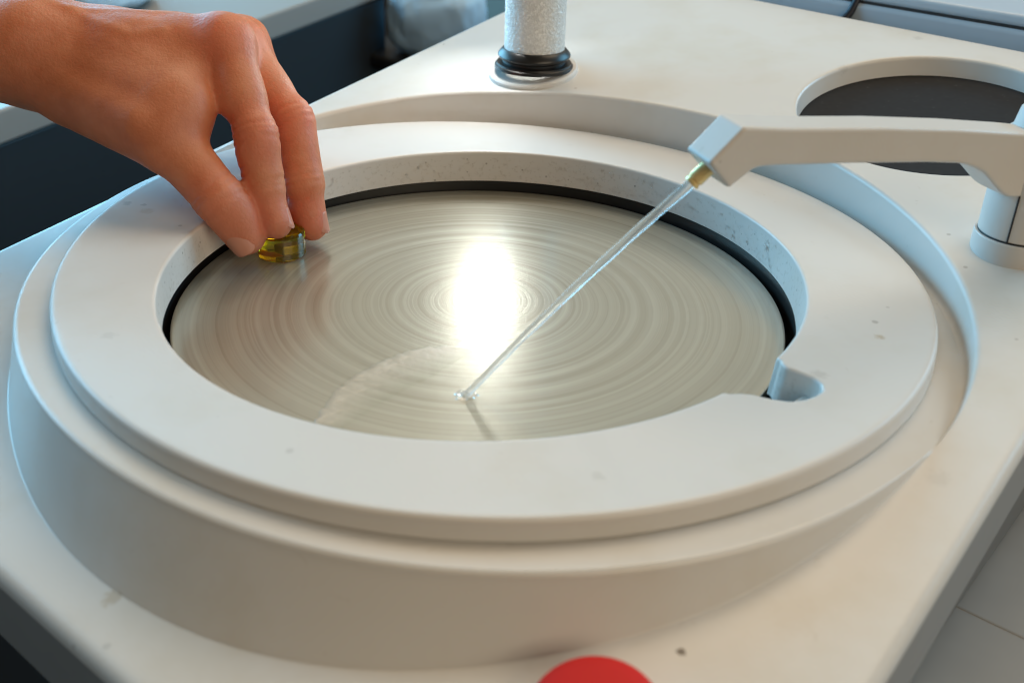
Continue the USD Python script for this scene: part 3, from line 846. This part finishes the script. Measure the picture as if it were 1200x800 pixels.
# wrist bones and forearm tendon
add(palm, w + [-18, -6, 12], w + [-12, -6, 12], 7, 7, 12)
add(palm, J["elbow"] + 0.5 * (w - J["elbow"]) + np.array([0, -18, -3]), w + [6, -14, 0], 9, 7, 14)

RAD = {"index": (10.4, 8.9, 8.0, 6.3), "middle": (10.6, 9.2, 8.2, 6.6), "ring": (10.2, 8.7, 7.7, 6.2), "pinky": (9.2, 7.6, 6.7, 5.6)}
total = None
fingers = []
for fn, (r0, r1, r2, r3) in RAD.items():
    F = Field()
    m_, p_, d_, t_ = (J[f"{fn}_{x}"] for x in ("mcp", "pip", "dip", "tip"))
    add(F, m_, p_, r0, r1 - 0.5, 0)
    add(F, p_, d_, r1 - 0.4, r2 - 0.3, 3)
    add(F, d_, t_, r2 - 0.3, r3, 3)
    # knuckle swelling on the back of the joints, pad of the tip
    for jn, rr in ((p_, r1), (d_, r2)):
        out = np.array([0.55, 0.35, 0.45]); out /= np.linalg.norm(out)
        add(F, jn + out * 0.4, jn + out * 0.5, rr - 0.3, rr - 0.3, 5)
    mid = d_ + 0.6 * (t_ - d_)
    add(F, mid - [1.0, -0.6, 0.5], t_, r3 + 0.8, r3 - 0.2, 3)
    add(F, p_ + 0.35 * (d_ - p_), p_ + 0.65 * (d_ - p_), r1 - 0.2, r2 + 0.3, 4)
    mid = m_ + 0.5 * (p_ - m_)
    add(F, mid - [2.0, 0, 1.0], mid - [2.0, 0, 1.0] + (p_ - m_) * 0.1, r1, r1, 6)
    fingers.append(F)
T = Field()
add(T, J["thumb_mcp"], J["thumb_ip"], 12.4, 10.6, 0)
add(T, J["thumb_ip"], J["thumb_tip"], 10.6, 8.3, 4)
add(T, J["thumb_ip"] + 0.45 * (J["thumb_tip"] - J["thumb_ip"]) + [1.5, 1.0, -0.5], J["thumb_tip"] + [0.8, 0.6, 0], 9.6, 7.8, 4)
fingers.append(T)
total = palm.D
for F in fingers:
    joined = smin(palm.D, F.D, 7.0)
    total = smin(total, joined, 2.2)
hand_mesh = surface_nets(total, lo, HH)
trimesh.smoothing.filter_taubin(hand_mesh, lamb=0.5, nu=0.53, iterations=4)
# skin folds over the joints: shallow grooves pressed into the surface
hn_ = hand_mesh.vertex_normals
V = hand_mesh.vertices.copy()
disp = np.zeros(len(V))


def folds(joint, axis, offs, radius, depth, width):
    ax_ = axis / np.linalg.norm(axis)
    rel = V - joint
    t = rel @ ax_
    rad_ = np.linalg.norm(rel - np.outer(t, ax_), axis=1)
    near = np.clip((radius * 1.35 - rad_) / 2.5, 0, 1)
    side_ = 0.35 + 0.65 * meshkit.noise(V * 0.16, 5)
    for o in offs:
        tt_ = t - o - 1.2 * (meshkit.noise(V * 0.12, int(o * 10) + 40) - 0.5)
        disp[:] -= depth * side_ * near * np.exp(-0.5 * (tt_ / width) ** 2)


for fn in ("index", "middle", "ring"):
    m_, p_, d_, t_ = (J[f"{fn}_{x}"] for x in ("mcp", "pip", "dip", "tip"))
    folds(p_, d_ - m_, (-3.2, 0.0, 3.0), 10, 0.75, 0.85)
    folds(d_, t_ - p_, (-1.6, 1.2), 9, 0.7, 0.85)
folds(J["thumb_ip"], J["thumb_tip"] - J["thumb_mcp"], (-5.2, -2.2, 0.8, 3.6), 13.5, 0.95, 0.9)
def vein(pts, height, width):
    P = np.array(pts, float)
    best = np.full(len(V), 1e9)
    for a_, b_ in zip(P[:-1], P[1:]):
        ab = b_ - a_
        t = np.clip(((V - a_) @ ab) / (ab @ ab), 0, 1)
        best = np.minimum(best, np.linalg.norm(V - a_ - t[:, None] * ab, axis=1))
    disp[:] += height * np.exp(-0.5 * (best / width) ** 2)


_up = np.array([0.0, -0.1, 1.0])


def on_skin(x, y):
    """Topmost skin point above (x, y)."""
    near = np.hypot(V[:, 0] - x, V[:, 1] - y) < 2.0
    q = V[near]
    return q[np.argmax(q[:, 2])] if len(q) else np.array([x, y, 60.0])


vein([on_skin(x, y) for x, y in ((-225, 84), (-200, 80), (-182, 78), (-165, 84), (-148, 86), (-134, 90))], 0.75, 2.2)
vein([on_skin(x, y) for x, y in ((-182, 78), (-168, 68), (-155, 64), (-142, 68))], 0.65, 2.0)
vein([on_skin(x, y) for x, y in ((-250, 100), (-225, 98), (-200, 100), (-178, 98), (-160, 96))], 0.7, 2.2)
disp += 0.45 * (meshkit.fbm(V * 0.07, 3, 9) - 0.5)
_e = hand_mesh.edges_unique
sn = hn_.copy()
for _ in range(4):
    acc_ = sn.copy()
    np.add.at(acc_, _e[:, 0], sn[_e[:, 1]]); np.add.at(acc_, _e[:, 1], sn[_e[:, 0]])
    sn = acc_ / np.linalg.norm(acc_, axis=1, keepdims=True)
disp *= np.clip(((hn_ * sn).sum(1) - 0.90) / 0.07, 0, 1)
for _ in range(3):
    num = disp.copy(); den = np.ones(len(V))
    if _ < 0:
        np.add.at(num, _e[:, 0], disp[_e[:, 1]]); np.add.at(num, _e[:, 1], disp[_e[:, 0]])
        np.add.at(den, _e.ravel(), 1)
        disp = num / den
NV = V + hn_ * disp[:, None]
for _ in range(5):                                    # relax stray vertices in the tight gaps between fingers
    acc_ = np.zeros_like(NV); den = np.zeros(len(NV))
    np.add.at(acc_, _e[:, 0], NV[_e[:, 1]]); np.add.at(acc_, _e[:, 1], NV[_e[:, 0]]); np.add.at(den, _e.ravel(), 1)
    mean_ = acc_ / np.maximum(den, 1)[:, None]
    bad = np.linalg.norm(NV - mean_, axis=1) > 0.55
    NV[bad] = mean_[bad]
hand_mesh.vertices = NV / 1000.0
person = thing("person", "bare left hand and forearm pressing a small specimen onto the disc", "person", (-0.2068, 0.0892, 0.0534))
part(person, "arm_and_hand", hand_mesh, "skin", True)


def nail(center, normal, along, wid, length, rc):
    """Curved nail plate lying on a finger tip."""
    n_ = np.asarray(normal, float); n_ /= np.linalg.norm(n_)
    a_ = np.asarray(along, float); a_ = a_ - n_ * (a_ @ n_); a_ /= np.linalg.norm(a_)
    s_ = np.cross(n_, a_)
    us = np.linspace(-1, 1, 15); vs = np.linspace(-1, 1, 15)
    P = []
    for vv in vs:
        row = []
        for uu in us:
            # squircle outline
            k = 1.0 / max(1e-6, (abs(uu) ** 4 + abs(vv) ** 4) ** 0.25) * max(abs(uu), abs(vv))
            x, y = uu * k * wid / 2, vv * k * length / 2
            edge = max(abs(uu), abs(vv))
            z = math.sqrt(max(rc * rc - x * x, 0)) - rc - 0.00012 * y * y * 1000 * 0.5 - (0.0007 if edge > 0.99 else 0)
            row.append(np.asarray(center) + s_ * x + a_ * y + n_ * z)
        P.append(row)
    m = tri(*strip(P, closed=False))
    if np.mean(m.face_normals @ n_) < 0:
        m.invert()
    return m


def surface_nail(tip, dip, normal, wid, length, back_off):
    """Drop a nail onto the hand's skin: cast from outside along -normal."""
    tip, dip = tip / 1000, dip / 1000
    al = tip - dip; al /= np.linalg.norm(al)
    nn = np.asarray(normal, float); nn = nn - al * (nn @ al); nn /= np.linalg.norm(nn)
    c = tip - al * back_off
    v = hand_mesh.vertices
    rel = v - c
    near = np.linalg.norm(rel - np.outer(rel @ nn, nn), axis=1) < 0.0022
    near &= (rel @ nn > 0) & (np.linalg.norm(rel, axis=1) < 0.016)
    h = np.max(rel[near] @ nn) if near.any() else 0.008
    return nail(c + nn * (h + 0.0003), nn, al, wid, length, wid * 0.62)


part(person, "nail", surface_nail(J["thumb_tip"], J["thumb_ip"], (-0.30, -0.80, 0.30), 0.0118, 0.0130, 0.0005), "nail", True)
part(person, "nail", surface_nail(J["index_tip"], J["index_dip"], (0.85, 0.35, 0.35), 0.0090, 0.0100, 0.0005), "nail", True)
part(person, "nail", surface_nail(J["middle_tip"], J["middle_dip"], (0.9, 0.1, 0.45), 0.0092, 0.0105, 0.0005), "nail", True)
part(person, "nail", surface_nail(J["ring_tip"], J["ring_dip"], (0.8, 0.4, 0.5), 0.0088, 0.0100, 0.0005), "nail", True)
part(person, "nail", surface_nail(J["pinky_tip"], J["pinky_dip"], (0.7, 0.3, 0.6), 0.0072, 0.0085, 0.0005), "nail", True)

# ------------------------------------------------------------------ background things
BO = np.array([-0.4243, 0.4735]); BD = np.array([0.364, 0.931]); BD /= np.linalg.norm(BD); BN = np.array([-BD[1], BD[0]])


def bench_box(a0, a1, b0, b1, z0, z1, r=0.003):
    b = rounded_box((a1 - a0, b1 - b0, z1 - z0), r)
    b.apply_translation(((a0 + a1) / 2, (b0 + b1) / 2, (z0 + z1) / 2))
    v = b.vertices
    b.vertices = np.column_stack([BO + v[:, :1] * BD + v[:, 1:2] * BN, v[:, 2]])
    return b


_c = BO + 0.1 * BD + 0.3 * BN
bench = thing("lab_bench", "dark charcoal lab bench with a light grey top behind the hand", "bench", (_c[0], _c[1], -0.9))
part(bench, "bench_top", bench_box(-1.2, 0.686, -0.004, 0.75, -0.124, -0.0953), "bench_grey")
part(bench, "cabinet_front", bench_box(-1.2, 0.682, 0.0, 0.74, -0.86, -0.1245), "cabinet_charcoal")
part(bench, "plinth", bench_box(-1.2, 0.672, 0.05, 0.70, -0.9, -0.8605), "rubber_black")


def bag(center, size, seed, amp=0.2, flat=0.0):
    """Soft crumpled plastic bag: a rounded lump with folds, flat underneath."""
    b = trimesh.creation.icosphere(4)
    v = b.vertices
    n = meshkit.fbm(v * 2.2 + seed, 4, seed) - 0.5
    r = 1 + amp * n + 0.06 * np.abs(meshkit.noise(v * 6 + seed, seed + 1) - 0.5)
    p = np.sign(v) * np.abs(v) ** 0.75
    p = p * r[:, None] * np.array(size) / 2
    p[:, 2] = np.maximum(p[:, 2], -size[2] * 0.42)
    b.vertices = p + center
    return b


solo("plastic_bag", bag(np.array([-0.500, 0.855, -0.068]), (0.16, 0.20, 0.06), 3, 0.35), "bag_blue", "crumpled pale blue plastic bag lying on the bench top behind the forearm", "plastic bag", True)
tray = thing("brown_case", "small dark brown case with a steel rim on the bench top behind the wrist", "case", (-0.58, 0.87, -0.0953))
cb = rounded_box((0.10, 0.07, 0.05), 0.006); cb.apply_transform(trimesh.transformations.rotation_matrix(-0.65 + PI / 2, [0, 0, 1])); cb.apply_translation((-0.585, 0.850, -0.0700))
part(tray, "case_body", cb, "box_brown")
cb = rounded_box((0.102, 0.072, 0.004), 0.0015); cb.apply_transform(trimesh.transformations.rotation_matrix(-0.65 + PI / 2, [0, 0, 1])); cb.apply_translation((-0.585, 0.850, -0.0800))
part(tray, "rim", cb, "steel")

# beyond the end of the bench: a low dark stand with a pale blue sack, and a brown carton
stand = thing("stand", "low black stand on the floor beyond the end of the dark bench", "stand", (-0.10, 1.12, -0.9))
solo("plastic_sack", bag(np.array([-0.102, 1.10, -0.140]), (0.135, 0.14, 0.13), 11, 0.22), "bag_blue", "pale blue plastic sack on the low black stand beyond the dark bench", "sack", True)
part(stand, "stand_top", uw_box(0.70, 0.90, 0.67, 0.89, -0.215, -0.195, 0.006), "rubber_black")
for (u, w_) in ((0.72, 0.69), (0.88, 0.69), (0.72, 0.87), (0.88, 0.87)):
    part(stand, "leg", uw_box(u - 0.012, u + 0.012, w_ - 0.012, w_ + 0.012, -0.9, -0.2155, 0.003), "rubber_black")
carton = thing("carton", "brown cardboard carton in the background left of the silver post", "carton", (0.07, 1.42, -0.9))
rot = trimesh.transformations.rotation_matrix(0.5, [0, 0, 1])
cb = rounded_box((0.22, 0.22, 0.80), 0.004); cb.apply_transform(rot); cb.apply_translation((0.070, 1.42, -0.50))
part(carton, "carton_body", cb, "wall_brown")
cb = rounded_box((0.035, 0.222, 0.003), 0.001); cb.apply_transform(rot); cb.apply_translation((0.070, 1.42, -0.0985))
part(carton, "tape", cb, "cream")

# neighbouring equipment behind the machine, with a lid, and a dark cable
eq = thing("equipment_housing", "flat blue grey equipment cover just behind the machine's back edge", "equipment", tuple(uw(0.6, 0.1)) + (-0.095,))
part(eq, "housing_body", uw_box(0.3455, 0.90, -0.34, 0.14, TABLE_Z + 0.001, 0.0512, 0.0035), "machine_blue_grey")
part(eq, "lid_seam", uw_box(0.3475, 0.898, -0.338, 0.138, 0.0505, 0.0526, 0.0005), "seam_dark")
part(eq, "lid", uw_box(0.3465, 0.90, -0.34, 0.14, 0.0522, 0.0590, 0.0025), "machine_blue_grey")
kb = [(0.2028, 0.2679, 0.0371), (0.2152, 0.2698, 0.0466), (0.2209, 0.2736, 0.0590), (0.2314, 0.2832, 0.0638), (0.2486, 0.3156, 0.0619), (0.2638, 0.3823, 0.0615), (0.2867, 0.4777, 0.0615), (0.2962, 0.573, 0.0615)]
from scipy.interpolate import make_interp_spline
kk = make_interp_spline(np.linspace(0, 1, len(kb)), np.array(kb), 3)(np.linspace(0, 1, 60))
solo("power_cable", tube(kk, 0.0024, 14), "cable_navy", "dark cable running over the equipment cover into the gap behind the machine", "cable")

# a film of water spreading on the disc from the stream
fr = [(-0.0535, -0.0990), (-0.0530, -0.0913), (-0.0509, -0.0777), (-0.0453, -0.0641), (-0.0373, -0.0533), (-0.0270, -0.0444), (-0.0160, -0.0393), (-0.0030, -0.0400), (0.0030, -0.0500)]
ft = np.linspace(0, 1, len(fr))
ff = make_interp_spline(ft, np.array(fr), 3)(np.linspace(0, 1, 90))
NF = 300
ff = make_interp_spline(ft, np.array(fr), 3)(np.linspace(0, 1, NF))
tan_ = np.gradient(ff, axis=0); tan_ /= np.linalg.norm(tan_, axis=1, keepdims=True)
nin = np.column_stack([tan_[:, 1], -tan_[:, 0]])
ss = np.linspace(0, 1, NF)
ww = 0.0220 * np.sin(PI * (0.03 + 0.94 * ss)) ** 0.6
fl = []
for k in np.linspace(0, 1, 22):
    jit = 0.0022 * (meshkit.fbm(np.column_stack([ff * 300, np.full(NF, 1.0)]), 3, 2) - 0.5) * (1 - k)
    q = ff + nin * (k * ww + jit)[:, None]
    prof = min(1, k / 0.10) ** 0.6 * (1 - k) ** 0.8 * np.clip(np.minimum(ss, 1 - ss) * 9, 0.02, 1)
    rough = meshkit.fbm(np.column_stack([q * 700, np.full(NF, k)]), 3, 7)
    fl.append(np.column_stack([q, DISC_Z + 0.00003 + 0.00050 * prof * (0.35 + 0.9 * rough)]))
fm = tri(*strip(fl, closed=False))
if fm.face_normals[:, 2].mean() < 0:
    fm.invert()
solo("water_film", fm, "water_film", "curved frothy ridge of water on the disc left of the stream", "water", 60)

# small drops of water clinging to the wall of the bowl and lying on the ring's inner edge
rng = np.random.default_rng(12)
drops = []
ball = trimesh.creation.icosphere(1)
for _ in range(260):
    th = rng.uniform(0.15, PI - 0.15) if rng.random() < 0.8 else rng.uniform(-0.3, PI + 0.5)
    fz = rng.uniform(0.08, 0.95)
    i_ = int(np.argmin(np.abs(np.arctan2(_dv[:, 1], _dv[:, 0]) - (th if th <= PI else th - 2 * PI))))
    p0 = np.r_[h0[i_], -0.0012]; p1 = np.r_[hb[i_], -0.0140]
    c_ = p0 + (p1 - p0) * fz
    r_ = rng.uniform(0.00018, 0.00055) * (1.6 if rng.random() < 0.08 else 1)
    b_ = ball.copy(); b_.apply_scale([r_, r_, r_ * rng.uniform(1.0, 1.5)]); b_.apply_translation(c_)
    drops.append(b_)
part(ring_thing, "water_drops", trimesh.util.concatenate(drops), "water", True, "small clear drops on the inner wall of the ring")
tag(stage.GetPrimAtPath(ring_thing + "/water_drops"), kind="stuff")
